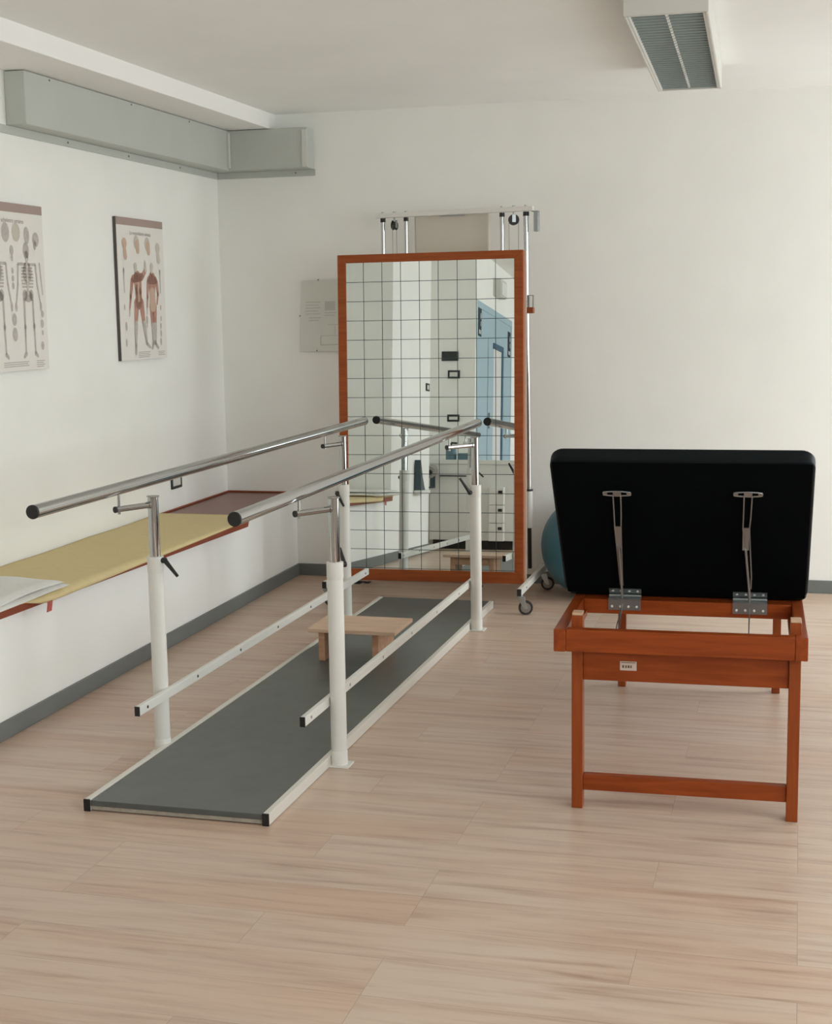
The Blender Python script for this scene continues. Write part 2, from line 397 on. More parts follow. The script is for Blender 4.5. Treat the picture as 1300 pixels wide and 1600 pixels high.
# folded white towel
def towel():
    m = MB(); rnd = random.Random(3)
    for k, (xa, xb, ya, yb_, z0, z1) in enumerate(((-2.95, -2.588, 4.09, 4.665, .477, .497), (-2.955, -2.600, 4.085, 4.645, .495, .515))):
        nx, ny = 16, 22; r = (z1-z0)/2
        top = []
        for side in (1, -1):
            for j in range(ny+1):
                for i in range(nx+1):
                    s = i/nx; u = j/ny
                    x = xa+(xb-xa)*s; y = ya+(yb_-ya)*u
                    e = min(1, min(s, 1-s)*(xb-xa)/.03)*1.0; e2 = min(1, min(u, 1-u)*(yb_-ya)/.03)
                    h = math.sqrt(max(0, 1-(1-e)**2))*math.sqrt(max(0, 1-(1-e2)**2))
                    wv = .003*math.sin(11*y+7*x+k*2)+.002*math.sin(23*x-9*y+k)
                    cor = .03*max(0, u-.75)*max(0, s-.4)
                    taper = .05*max(0, u-.55)*max(0, .55-s)   # far left corner pulled in
                    z = (z0+z1)/2+side*r*h+(wv if side > 0 else wv*.4)-.35*(k+.4)*cor
                    top.append((x+.004*math.sin(8*y+k), y-taper+.006*math.sin(6*x+k), z))
        n = (nx+1)*(ny+1)
        fs = []
        for sd in (0, 1):
            for j in range(ny):
                for i in range(nx):
                    q = [sd*n+j*(nx+1)+i, sd*n+j*(nx+1)+i+1, sd*n+(j+1)*(nx+1)+i+1, sd*n+(j+1)*(nx+1)+i]
                    fs.append(q if sd == 0 else q[::-1])
        bd = [i for i in range(nx+1)]+[(j)*(nx+1)+nx for j in range(1, ny+1)]+[ny*(nx+1)+i for i in range(nx-1, -1, -1)]+[j*(nx+1) for j in range(ny-1, 0, -1)]
        for a in range(len(bd)):
            c, d = bd[a], bd[(a+1) % len(bd)]; fs.append((c, d, n+d, n+c))
        m.add(top, fs)
    return m
o = towel().build('towel', M['towel'], org=(-2.85, 4.45, .479))
tag(o, 'folded white towel lying at the near end of the yellow mat', 'towel')

# ------------------------------------------------------------------ posters
def capsule(m, a, b, ra, rb, P, mi=0, lay=0, n=7):
    """tapered 2-D limb between a and b, in poster coordinates"""
    ax, ay = a; bx, by = b; d = math.atan2(by-ay, bx-ax)
    pts = [(ax+ra*math.cos(d+PI/2+PI*k/n), ay+ra*math.sin(d+PI/2+PI*k/n)) for k in range(n+1)]
    pts += [(bx+rb*math.cos(d-PI/2+PI*k/n), by+rb*math.sin(d-PI/2+PI*k/n)) for k in range(n+1)]
    m.add([P(*p, lay) for p in pts], [list(range(len(pts)))], mi)
def poly(m, pts, P, mi=0, lay=0): m.add([P(*p, lay) for p in pts], [list(range(len(pts)))], mi)

def poster(ya, yb_, za, zb_, label):
    W, Hh = yb_-ya, zb_-za
    t = thing('anatomy_poster', label, 'poster', (XL((ya+yb_)/2)+.006, (ya+yb_)/2, za), None)
    P = lambda u, v, lay=0: Vector((XL(ya+u)+.0165+.0005*lay, ya+u, zb_-v))
    B = MB(); B.prism([(XL(ya)+.001, ya, za), (XL(ya)+.015, ya, za), (XL(yb_)+.015, yb_, za), (XL(yb_)+.001, yb_, za)], (0, 0, Hh))
    plab(B.build('backing_board', M['board_dark'], t), 'dark backing board')
    S = MB(); S.prism([(XL(ya)+.0152, ya+.004, za), (XL(ya)+.0161, ya+.004, za), (XL(yb_)+.0161, yb_+.001, za), (XL(yb_)+.0152, yb_+.001, za)], (0, 0, Hh))
    S.build('printed_sheet', M['paper'], t, smooth=False)
    hb = MB(); poly(hb, [(.004, 0), (W+.001, 0), (W+.001, .036), (.004, .036)], P); plab(hb.build('header_band', M['band'], t, smooth=False), 'mauve band across the top')
    return t, P, W, Hh
def title(t, P, text, u, v, size, m=None):
    c = bpy.data.curves.new('t', 'FONT'); c.body = text; c.size = size; c.align_x = 'CENTER'
    ob = bpy.data.objects.new('t', c); me = bpy.data.meshes.new_from_object(ob)
    mb = MB(); mb.add([P(u+q.co.x, v-q.co.y, 1) for q in me.vertices], [list(p.vertices) for p in me.polygons])
    bpy.data.objects.remove(ob)
    return mb.build('title_text', m or M['ink'], t, smooth=False)
def lines(m, P, u0, u1, v, n, dv, h=.003, mi=0):
    for k in range(n): poly(m, [(u0, v+k*dv), (u1-.01*(k % 2), v+k*dv), (u1-.01*(k % 2), v+k*dv+h), (u0, v+k*dv+h)], P, mi, 1)
def blob(m, P, u, v, ru, rv, mi=0, lay=1, n=14):
    poly(m, [(u+ru*math.cos(2*PI*k/n), v+rv*math.sin(2*PI*k/n)) for k in range(n)], P, mi, lay)

# muscle poster (further from the camera)
t, P, W, Hh = poster(6.16, 6.68, 1.255, 1.928, 'muscle anatomy poster with two red figures, nearer the room corner')
title(t, P, 'La muscolatura umana', W*.5, .078, .026)
def muscle_man(ox, parts, name, pale):
    m = MB()
    for (a, b, ra, rb, mi) in parts: capsule(m, (W*a[0], Hh*a[1]), (W*b[0], Hh*b[1]), ra, rb, P, mi, 1+mi)
    return m.build(name, [M['muscle'], M['muscle_pale'], M['bone_pale'], M['bone']], t, smooth=False)
front = [((.365, .335), (.37, .36), .017, .013, 2), ((.375, .375), (.385, .40), .011, .014, 0), ((.31, .425), (.49, .41), .020, .020, 0), ((.40, .43), (.415, .51), .044, .036, 0),
         ((.41, .51), (.415, .59), .034, .036, 0), ((.51, .405), (.585, .36), .016, .013, 0), ((.585, .36), (.575, .305), .012, .008, 2),
         ((.285, .44), (.245, .55), .017, .012, 0), ((.245, .55), (.215, .645), .011, .007, 0), ((.215, .645), (.205, .685), .007, .005, 2),
         ((.365, .60), (.335, .745), .028, .016, 0), ((.465, .60), (.505, .745), .028, .017, 0), ((.333, .745), (.315, .90), .017, .009, 3), ((.505, .745), (.55, .88), .017, .009, 3),
         ((.315, .90), (.31, .955), .010, .008, 3), ((.55, .885), (.62, .915), .009, .007, 3), ((.41, .46), (.415, .58), .007, .007, 1)]
back = [((.72, .33), (.715, .365), .017, .013, 2), ((.715, .37), (.715, .40), .012, .016, 0), ((.65, .43), (.79, .43), .020, .020, 0), ((.72, .43), (.715, .53), .042, .032, 0), ((.715, .53), (.715, .61), .032, .035, 1),
        ((.63, .445), (.605, .55), .016, .011, 0), ((.605, .55), (.59, .64), .010, .007, 0), ((.59, .64), (.585, .675), .007, .005, 2), ((.815, .445), (.84, .53), .016, .012, 0), ((.84, .53), (.815, .60), .011, .007, 0),
        ((.69, .62), (.70, .76), .026, .017, 0), ((.75, .62), (.75, .76), .026, .017, 0), ((.70, .76), (.70, .89), .016, .009, 3), ((.75, .76), (.745, .89), .016, .009, 3), ((.695, .89), (.67, .925), .009, .007, 3), ((.745, .89), (.80, .925), .009, .007, 3)]
muscle_man(0, front, 'front_figure', 0); muscle_man(0, back, 'back_figure', 0)
for (u, v) in ((.41, .18), (.64, .185)):
    m = MB(); blob(m, P, W*u, Hh*(v-.012), .030, .034, 2); capsule(m, (W*(u+.015), Hh*v), (W*(u+.025), Hh*(v+.045)), .022, .016, P, 0, 2)
    m.build('head_study', [M['muscle_pale'], M['muscle'], M['bone_pale']], t, smooth=False)
for (u, v, mi) in ((.155, .2, 0), (.87, .215, 2)):
    m = MB(); blob(m, P, W*u, Hh*(v-.02), .026, .026, mi); capsule(m, (W*u, Hh*v), (W*(u+.01), Hh*(v+.07)), .014, .018, P, mi, 2)
    m.build('head_study', [M['muscle_pale'], M['muscle'], M['bone_pale']], t, smooth=False)
for u in (.12, .90):
    m = MB(); capsule(m, (W*u, Hh*.36), (W*u, Hh*.52), .005, .004, P, 0, 1); blob(m, P, W*u, Hh*.37, .008, .014, 0); m.build('detail_drawing', M['bone'], t, smooth=False)
for (u, v, r) in ((.11, .625, .010), (.13, .76, .016), (.12, .875, .014), (.89, .63, .010), (.89, .71, .010), (.88, .765, .012), (.88, .82, .013), (.87, .88, .014), (.575, .72, .016), (.575, .76, .008)):
    m = MB(); blob(m, P, W*u, Hh*v, r*.7, r*1.4, 0); m.build('detail_drawing', M['bone'], t, smooth=False)
m = MB()
lines(m, P, W*.36, W*.62, Hh*.945, 4, .008, .003); m.build('caption_text', M['ink_soft'], t, smooth=False)
m = MB(); lines(m, P, W*.80, W*.95, Hh*.95, 3, .008, .003); m.build('caption_text', M['ink_soft'], t, smooth=False)

# skeleton poster, cut by the picture's left edge
t, P, W, Hh = poster(4.95, 5.47, 1.252, 1.926, 'skeleton anatomy poster with grey bones, further from the room corner')
title(t, P, 'Lo scheletro umano', W*.5, .078, .026)
def skeleton(u, name, sgn):
    m = MB(); X = lambda a: W*(u+a); Y = lambda b: Hh*b
    blob(m, P, X(0), Y(.275), .024, .034, 0); capsule(m, (X(.003), Y(.30)), (X(.005), Y(.325)), .016, .012, P, 0, 1)
    capsule(m, (X(0), Y(.33)), (X(0), Y(.53)), .007, .008, P, 1, 2)
    capsule(m, (X(-.13), Y(.358)), (X(.13), Y(.358)), .006, .006, P, 0, 1)
    for k in range(7):
        w_ = .075+.012*math.sin(k*.5); y = .372+k*.019
        capsule(m, (X(-w_), Y(y+.008)), (X(w_), Y(y+.008)), .0042, .0042, P, 0, 1)
    blob(m, P, X(0), Y(.41), .036, .045, 0)
    blob(m, P, X(0), Y(.552), .036, .024, 0, 1); blob(m, P, X(-.05), Y(.545), .018, .024, 0, 1); blob(m, P, X(.05), Y(.545), .018, .024, 0, 1)
    for s in (-1, 1):
        capsule(m, (X(s*.135), Y(.365)), (X(s*.15), Y(.475)), .0065, .005, P, 0, 1); capsule(m, (X(s*.15), Y(.48)), (X(s*.185), Y(.59)), .006, .004, P, 0, 1)
        blob(m, P, X(s*.192), Y(.615), .009, .020, 0)
        capsule(m, (X(s*.065), Y(.575)), (X(s*.07), Y(.73)), .0075, .006, P, 0, 1); blob(m, P, X(s*.07), Y(.735), .010, .013, 0)
        capsule(m, (X(s*.07), Y(.745)), (X(s*.075), Y(.895)), .0065, .005, P, 0, 1)
        capsule(m, (X(s*.075), Y(.90)), (X(s*.075+.05*s*.6), Y(.918)), .010, .007, P, 0, 1)
    m.build(name, [M['bone'], M['bone_pale']], t, smooth=False)
skeleton(.27, 'front_figure', 1); skeleton(.72, 'back_figure', -1)
for (u, v, a, b_, mi) in ((.22, .18, .028, .036, 0), (.42, .175, .03, .04, 0), (.58, .17, .032, .038, 1), (.74, .185, .022, .036, 0), (.88, .205, .026, .03, 0), (.08, .19, .024, .034, 1)):
    m = MB(); blob(m, P, W*u, Hh*v, a, b_, 0)
    if u == .88: blob(m, P, W*.86, Hh*.24, .012, .02, 0)
    m.build('head_study', M['bone_pale'] if mi else M['bone'], t, smooth=False)
for (u, v, r) in ((.50, .28, .016), (.50, .325, .010), (.50, .40, .010), (.50, .445, .010), (.50, .49, .011), (.49, .69, .020), (.49, .78, .022), (.93, .66, .012), (.92, .72, .014), (.92, .775, .009), (.91, .855, .014), (.07, .4, .011), (.07, .6, .012), (.07, .8, .014)):
    m = MB(); blob(m, P, W*u, Hh*v, r*.9, r*1.3, 0); m.build('detail_drawing', M['bone'], t, smooth=False)
m = MB(); capsule(m, (W*.92, Hh*.35), (W*.95, Hh*.54), .005, .004, P, 0, 1); m.build('detail_drawing', M['bone'], t, smooth=False)
m = MB(); lines(m, P, W*.30, W*.68, Hh*.945, 3, .008, .003); m.build('caption_text', M['ink_soft'], t, smooth=False)
m = MB(); lines(m, P, W*.80, W*.93, Hh*.945, 4, .008, .003); m.build('caption_text', M['ink_soft'], t, smooth=False)

# ------------------------------------------------------------------ notice on the back wall, partly behind the mirror
t = thing('notice_frame', 'clear frameless notice with faint print on back wall, half behind the gridded mirror', 'notice', (-2.44, YB-.01, 1.25))
ex = Vector((1, 0, .015)).normalized(); ez = Vector((.045, 0, 1)).normalized(); o0 = Vector((-2.662, YB-.003, 1.252)); ey = Vector((0, -1, 0))
NW, NH = .55, .388
MB().obox(o0, ex, ez, ey, (0, NW), (0, NH), (0, .010)).build('panel', M['sheet'], t, bevel=.002)
PN = lambda u, v, lay=0: o0+ex*u+ez*(NH-v)+ey*(.0104+.0004*lay)
m = MB()
lines(m, PN, .03, .115, .115, 5, .016, .005, 0); lines(m, PN, .05, .12, .20, 2, .014, .006, 0)
poly(m, [(.14, .115), (.20, .115), (.20, .165), (.14, .165)], PN, 0, 1); lines(m, PN, .14, .21, .175, 2, .014, .005, 0); lines(m, PN, .225, .33, .12, 7, .016, .005, 0)
for (a, b_, c, d) in ((.12, .30, .34, .304), (.12, .348, .34, .354), (.12, .30, .124, .354), (.2, .25, .204, .30), (.16, .24, .30, .244), (.34, .24, .344, .354), (.26, .26, .264, .35)):
    poly(m, [(a, b_), (c, b_), (c, d), (a, d)], PN, 0, 1)
m.build('faint_print', M['notice_ink'], t, smooth=False)
for (u, v) in ((.10, -.002), (-.002, .19), (.10, NH-.006)):
    MB().obox(PN(u, v, 3), ex, ez, ey, (-.003, .003), (-.004, .004), (-.004, .002)).build('clip', M['screw'], t)

# ------------------------------------------------------------------ socket on the left wall behind the bars
t = thing('wall_socket', 'dark framed socket on left wall just above the maroon bench', 'socket', (XL(6.75), 6.75, .57))
def socket(o, eu, en, w_, h_, t, half=.22):
    ez = Vector((0, 0, 1)); m = MB(); b = w_*half*.5
    m.obox(o, eu, ez, en, (0, w_), (0, b), (0, .009)); m.obox(o, eu, ez, en, (0, w_), (h_-b, h_), (0, .009)); m.obox(o, eu, ez, en, (0, b), (b, h_-b), (0, .009)); m.obox(o, eu, ez, en, (w_-b, w_), (b, h_-b), (0, .009))
    m.build('cover_frame', M['plate'], t, bevel=.002)
    plab(MB().obox(o, eu, ez, en, (b, w_-b), (b, h_-b), (0, .007)).build('insert', M['plate_in'], t, bevel=.001), 'white insert')
socket(Vector((XL(6.70)+.001, 6.695, .575)), Vector((-.0115, 1, 0)).normalized(), Vector((1, 0, 0)), .125, .085, t)

# ------------------------------------------------------------------ parallel bars
YF, YK = 4.2824, 6.3003
t = thing('parallel_bars', 'chrome and white walking parallel bars on a low charcoal platform', 'parallel bars', (-1.75, 5.3, 0))
SPx = lambda x, y: x+.0045*(y-5)
pl = lambda y: SPx(-2.040, y); pr = lambda y: SPx(-1.449, y)
yp0, yp1 = 3.70, 6.80
HB = Vector
def plank(m, f0, f1, ya, yb_, z0, z1, mi=0):
    m.prism([(f0(ya), ya, z0), (f1(ya), ya, z0), (f1(yb_), yb_, z0), (f0(yb_), yb_, z0)], (0, 0, z1-z0), mi); return m
plank(MB(), lambda y: pl(y)+.020, lambda y: pr(y)-.020, yp0+.005, yp1-.004, .0165, .034).build('rubber_deck', M['rubber'], t, bevel=.002)
plank(MB(), lambda y: pl(y)+.020, lambda y: pr(y)-.020, yp0+.008, yp1-.006, .004, .016).build('base_board', M['board_edge'], t)
for (f0, f1) in ((lambda y: pl(y), lambda y: pl(y)+.0195), (lambda y: pr(y)-.0195, lambda y: pr(y))):
    a = plank(MB(), f0, f1, yp0+.004, yp1-.004, .001, .037).build('side_profile', M['alu'], t, bevel=.002)
    for (ya, yb_) in ((yp0, yp0+.0042), (yp1-.0042, yp1)):
        plab(plank(MB(), lambda y: f0(y)-.0005, lambda y: f1(y)+.0005, ya, yb_, .0005, .0375).build('end_cap', M['black'], a), 'black end cap')
posts = {'fl': (SPx(-2.0554, YF)+.001, YF), 'fr': (SPx(-1.4253, YF), YF), 'bl': (SPx(-2.0554, YK)+.001, YK), 'br': (SPx(-1.4253, YK)+.002, YK)}
ZT = {'fl': .880, 'fr': .888, 'bl': .899, 'br': .899}; ZW = {'fl': .676, 'fr': .677, 'bl': .668, 'br': .678}
railx = {'fl': -2.119, 'fr': -1.5025, 'bl': -2.0955, 'br': -1.5075}
railz = {'l': lambda y: .9185+.0041*(y-YF), 'r': lambda y: .9125+.0041*(y-YF)}
lever = {'fl': ((.036, -.004, -.012), (.088, -.022, -.06)), 'fr': ((.022, .030, -.012), (-.01, .085, .03)), 'bl': ((-.030, -.020, -.038), (.012, -.045, -.095)), 'br': ((-.020, -.028, -.033), (-.062, -.045, .035))}
for k, (x, y) in posts.items():
    zw, zt = ZW[k], ZT[k]; r = .0262
    s = MB().tube([(x, y, .006), (x, y, zw)], r, 28).build('post_sleeve', M['white_metal'], t, bevel=.002)
    MB().tube([(x, y, zw-.055), (x, y, zw-.05), (x, y, zw), (x, y, zw+.001)], [r, r+.0012, r+.0012, r-.004], 28).build('collar', M['white_metal'], s)
    MB().tube([(x, y, .005), (x, y, .048), (x, y, .052)], [r+.0015, r+.0015, r], 28).build('foot_ring', M['white_metal'], s)
    dxp = .012 if k[1] == 'r' else -.012
    MB().box((x-.032+dxp*.5, y-.034, 0), (x+.034+dxp*.5, y+.034, .0055)).build('base_plate', M['white_metal'], s, bevel=.001)
    ch = plab(MB().tube([(x, y, zw-.03), (x, y, zt-.003)], .0178, 28).build('inner_tube', M['chrome'], t), 'chrome telescopic tube')
    MB().tube([(x, y, zt-.004), (x, y, zt-.0015), (x, y, zt)], [.0205, .0215, .0195], 28).build('top_cap', M['chrome'], ch, bevel=.0005)
    za = .8505 if k[0] == 'f' else .8615
    ya = y-.124; xa = railx[k]; d = Vector((xa-x, ya-y, 0)).normalized()
    ar = MB().tube([Vector((x, y, za))+d*.012, Vector((xa, ya, za))+d*.012], .0098, 18).build('rail_arm', M['chrome'], ch)
    plab(MB().tube([Vector((xa, ya, za))+d*.012, Vector((xa, ya, za))+d*.017], .0106, 18).build('arm_cap', M['black'], ch), 'black arm cap')
    MB().tube([Vector((x, y, za))+d*.014, Vector((x, y, za))+d*.022], .0125, 18).build('weld_ring', M['chrome'], ch)
    zr = railz[k[1]](ya)
    MB().tube([(xa, ya, za-.016), (xa, ya, zr-.012)], .0048, 12).build('rail_pin', M['chrome'], ch)
    a, b = lever[k]; A = Vector((x, y, zw))+Vector(a); B_ = Vector((x, y, zw))+Vector(b); c = Vector((x, y, A.z)); inn = c+(A-c)*.55
    lv = MB(); lv.tube([inn, A+(A-c).normalized()*.004], [.009, .010], 14); lv.tube([A, A+(B_-A)*.5, B_], [.0085, .0065, .0052], 12)
    plab(lv.build('clamp_lever', M['black'], s), 'black clamp lever')
ry0, ry1 = 3.634, 6.773
for q in 'lr':
    xa, xb = railx['f'+q], railx['b'+q]; g = (xb-xa)/(YK-YF); X = lambda y: xa+g*(y-(YF-.124)); Z = railz[q]
    P0 = Vector((X(ry0), ry0, Z(ry0))); P1 = Vector((X(ry1), ry1, Z(ry1))); d = (P1-P0).normalized()
    h = plab(MB().tube([P0, P1], .0205, 32).build('handrail', M['chrome'], t), 'chrome handrail tube')
    for (a, s) in ((P0, -1), (P1, 1)):
        plab(MB().tube([a+d*s*-.001, a+d*s*.003, a+d*s*.0055], [.0209, .0209, .0185], 32).build('end_cap', M['black'], h), 'black round end cap')
ly0, ly1, lz0 = 4.035, 6.536, .2145
for q in 'lr':
    sx = 1 if q == 'l' else -1
    xc = (lambda y: SPx(-2.0554, y)+.0348) if q == 'l' else (lambda y: SPx(-1.4253, y)-.0348)
    r_ = plank(MB(), lambda y: xc(y)-.0085, lambda y: xc(y)+.0085, ly0+.003, ly1-.003, lz0-.0155, lz0+.0155).build('lower_rail', M['white_metal'], t, bevel=.002)
    for (a, b) in ((ly0, ly0+.003), (ly1-.003, ly1)):
        plab(plank(MB(), lambda y: xc(y)-.0087, lambda y: xc(y)+.0087, a, b, lz0-.0157, lz0+.0157).build('end_cap', M['black'], r_), 'black end cap')
    for k in range(7):
        y = ly0+.06+k*(ly1-ly0-.12)/6
        if min(abs(y-YF), abs(y-YK)) < .03: continue
        xx = xc(y)
        MB().tube([(xx+.0083, y, lz0), (xx+.0098, y, lz0)], .0052, 10).build('bolt_head', M['black'] if q == 'l' else M['steel'], r_)

# ------------------------------------------------------------------ pine stool standing on the platform
t = thing('step_stool', 'low pale pine stool with two panel legs standing on the charcoal platform', 'stool', (-1.76, 5.6, .034))
zs0 = .1745
ta, tb, tc, td = (-1.945, 5.45), (-1.566, 5.443), (-1.566, 5.722), (-1.946, 5.722)
MB().prism([(*ta, zs0-.016), (*tb, zs0-.016), (*tc, zs0-.016), (*td, zs0-.016)], (0, 0, .016)).build('top_board', M['pine'], t, bevel=.0015)
for (x0, x1) in ((-1.905, -1.878), (-1.673, -1.646)):
    MB().box((x0, 5.472, .0345), (x1, 5.71, zs0-.0162)).build('leg_panel', M['pine_edge'], t, bevel=.0015)
MB().box((-1.877, 5.69, .115), (-1.674, 5.705, zs0-.0165)).build('rear_brace', M['pine_edge'], t, bevel=.001)

# ------------------------------------------------------------------ chrome stand on castors behind the mirror
YS = 7.2
t = thing('pulley_stand', 'chrome wheeled stand with pulleys and cream board behind the gridded mirror', 'stand', (-1.78, 7.0, 0))
for (x, yf) in ((-1.281, 6.635), (-2.276, 6.645)):
    f = MB().box((x-.0105, yf+.003, .097), (x+.0105, 7.33, .131)).build('foot_tube', M['white_metal'], t, bevel=.002)
    for (a, b) in ((yf, yf+.003), (7.33, 7.333)):
        plab(MB().box((x-.0108, a, .0968), (x+.0108, b, .1312)).build('end_cap', M['black'], f), 'black end cap')
    MB().tube([(x+(.0104 if x > -1.5 else -.0104), yf+.14, .114), (x+(.012 if x > -1.5 else -.012), yf+.14, .114)], .005, 10).build('bolt_head', M['black'], f)
    for yc in (yf+.03, 7.29):
        ax = Vector((.22, -.975, 0)).normalized(); sd = Vector((.975, .22, 0)); c0 = Vector((x, yc, 0)); wc = c0+sd*.026+Vector((0, 0, .0355)); up = Vector((0, 0, 1))
        c = MB(); c.tube([(x, yc, .098), (x, yc, .088)], .012, 14)
        for q in (-.0165, .0135):
            c.prism([c0+ax*q-sd*.016+up*.09, c0+ax*q+sd*.020+up*.09, c0+ax*q+sd*.036+up*.03, c0+ax*q+sd*.016+up*.03], ax*.003)
        c.obox(c0, ax, sd, up, (-.0165, .0165), (-.016, .020), (.086, .091))
        co = c.build('castor', M['steel'], t, bevel=.0008)
        MB().tube([wc-ax*.010, wc-ax*.0075, wc+ax*.0075, wc+ax*.010], [.0325, .0352, .0352, .0325], 30).build('tyre', M['tyre'], co)
        MB().tube([wc-ax*.0115, wc+ax*.0115], .0245, 24).build('hub', M['wheel_grey'], co)
MB().box((-2.265, YS-.012, .1), (-1.292, YS+.012, .130)).build('cross_tube', M['white_metal'], t, bevel=.002)
ups = ((-2.096, 1.946, .0105), (-1.972, 1.948, .0095), (-1.468, 1.955, .0105), (-1.345, 1.956, .0125))
for (x, zt, r) in ups:
    outer = x in (ups[0][0], ups[3][0]); xb = x+.013 if outer and x > -1.5 else x
    bx = lambda z: xb+(x-xb)*(z-.13)/(zt-.13)
    u = MB().tube([(bx(.34 if not outer else .53), YS, .34 if not outer else .53), (x, YS, zt)], r, 18).build('upright_tube', M['chrome'], t)
    plab(MB().tube([(bx(zt-.03), YS, zt-.022), (x, YS, zt-.002)], r+.003, 16).build('top_collar', M['black'], u), 'black collar')
    if outer:
        s = MB().tube([(bx(.34), YS, .345), (bx(.54), YS, .54)], .0185, 20).build('sleeve', M['white_metal'], u)
        MB().tube([(bx(.535), YS, .537), (bx(.545), YS, .546)], .0205, 18).build('sleeve_ring', M['black'], u)
        MB().tube([(bx(.13), YS, .131), (bx(.345), YS, .345)], .0105, 16).build('lower_rod', M['black'], u)
    else:
        MB().tube([(bx(.131), YS, .131), (bx(.34), YS, .341)], r, 16).build('lower_rod', M['chrome'], u)
bar = Vector((-2.131, YS, 1.957)); br_ = Vector((-1.308, YS, 1.970)); d = (br_-bar)
MB().obox(bar, d.normalized(), (0, 1, 0), (0, 0, 1), (0, d.length), (-.02, .02), (-.012, .012)).build('top_bar', M['white_metal'], t, bevel=.002)
for x in (-2.096, -2.034, -1.972, -1.468, -1.408, -1.345):
    z = 1.957+.013*(x+2.131)/.82+.012
    MB().tube([(x, YS, z), (x, YS, z+.006)], .008, 10).build('bolt_head', M['steel'], t)
MB().box((-1.303, YS-.02, 1.855), (-1.279, YS+.02, 1.957)).build('end_bracket', M['steel'], t, bevel=.002)
MB().box((-1.313, YS-.02, 1.952), (-1.279, YS+.02, 1.957)).build('bracket_arm', M['steel'], t, bevel=.001)
for (x, sq, r) in ((-2.034, .35, .024), (-1.408, .9, .027)):
    z = 1.957+.013*(x+2.131)/.82-.012
    ax = Vector((sq, -.5, 0)).normalized() if False else (Vector((1, -.25, 0)).normalized() if sq < .5 else Vector((.35, -1, 0)).normalized())
    c = Vector((x, YS-.001, z-.04))
    hk = MB(); hk.tube([(x, YS, z), (x, YS, z-.016)], .005, 10); hk.obox(c, ax, ax.cross(Vector((0, 0, 1))), (0, 0, 1), (-.012, -.0095), (-.009, .009), (-.012, .027)); hk.obox(c, ax, ax.cross(Vector((0, 0, 1))), (0, 0, 1), (.0095, .012), (-.009, .009), (-.012, .027)); hk.obox(c, ax, ax.cross(Vector((0, 0, 1))), (0, 0, 1), (-.012, .012), (-.009, .009), (.0245, .027))
    ho = hk.build('pulley_block', M['steel'], t)
    plab(MB().tube([c-ax*.009, c-ax*.004, c+ax*.004, c+ax*.009], [r, r-.004, r-.004, r], 24).build('pulley_wheel', M['black'], ho), 'black pulley wheel')
    s_ = ax.cross(Vector((0, 0, 1)))
    for sg in (-1, 1):
        MB().tube([c+s_*sg*(r-.003), Vector((c.x, c.y, .5))+s_*sg*(r-.003)], .0013, 6).build('cord', M['screw'], ho)
MB().box((-1.937, YS+.028, 1.50), (-1.540, YS+.06, 1.956)).build('cream_board', M['cream'], t, bevel=.012, seg=3)
MB().box((-1.80, YS+.0205, 1.945), (-1.67, YS+.03, 1.962)).build('board_hook', M['steel'], t)
b = MB(); b.box((-1.352, YS-.05, 1.447), (-1.300, YS-.012, 1.478)); plab(b.build('mirror_clamp', M['amber'], t, bevel=.005), 'brown clamp holding the mirror')
b = MB(); b.box((-1.330, YS-.03, 1.478), (-1.326, YS-.01, 1.535)); b.box((-1.308, YS-.03, 1.478), (-1.304, YS-.01, 1.535)); b.box((-1.330, YS-.03, 1.535), (-1.304, YS-.01, 1.539)); b.build('clamp_loop', M['steel'], t)
for x in (-2.17, -1.537):   # brackets that carry the mirror's lower edge
    b = MB(); b.box((x-.025, 6.83, .088), (x+.025, 6.885, .094)); b.box((x-.012, 6.885, .088), (x+.012, YS-.012, .0995)); b.build('mirror_support', M['black'], t, bevel=.001)

# ------------------------------------------------------------------ gridded mirror, leaning back on the stand
mo = Vector((-1.7751, 6.8501, .1111)); E1 = Vector((.99978, .02004, .00578)); E2 = Vector((-.00687, .05469, .99848)); EN = Vector((.01969, -.99830, .05481))
MW, MH = .9471, 1.6456; hw = MW/2
t = thing('gridded_mirror', 'tall orange wood framed posture mirror ruled with a square grid', 'mirror', mo)
fr = MB(); L_, T_, B_ = .0445, .041, .058
def mitre(pts): 
    q = [mo+E1*a+E2*b+EN*.004 for a, b in pts]; fr.prism(q, -EN*.026)
mitre([(-hw, 0), (hw, 0), (hw-L_, B_), (-hw+L_, B_)]); mitre([(-hw, MH), (-hw+L_, MH-T_), (hw-L_, MH-T_), (hw, MH)])
mitre([(-hw, 0), (-hw+L_, B_), (-hw+L_, MH-T_), (-hw, MH)]); mitre([(hw, 0), (hw, MH), (hw-L_, MH-T_), (hw-L_, B_)])
fr.build('wooden_frame', M['frame_x'], t, bevel=.002)
MB().obox(mo, E1, E2, EN, (-hw+L_-.004, hw-L_+.004), (B_-.004, MH-T_+.004), (-.008, 0)).build('mirror_glass', M['mirror'], t, smooth=False)
g = MB(); gp = .0963; wv = .0014
for k in range(9):
    x = -.3385+k*gp
    if x < hw-L_-.005: g.obox(mo, E1, E2, EN, (x-wv, x+wv), (B_, MH-T_), (.0003, .0010))
for k in range(16):
    z = 1.508-k*gp
    if z > B_+.005: g.obox(mo, E1, E2, EN, (-hw+L_, hw-L_), (z-wv, z+wv), (.0003, .0011))
plab(g.build('grid_lines', M['grid'], t, smooth=False), 'dark square grid lines on the glass')
MB().obox(mo, E1, E2, EN, (-hw-.004, hw+.011), (-.010, MH-.004), (-.034, -.0225)).build('backing_board', M['pale_back'], t)

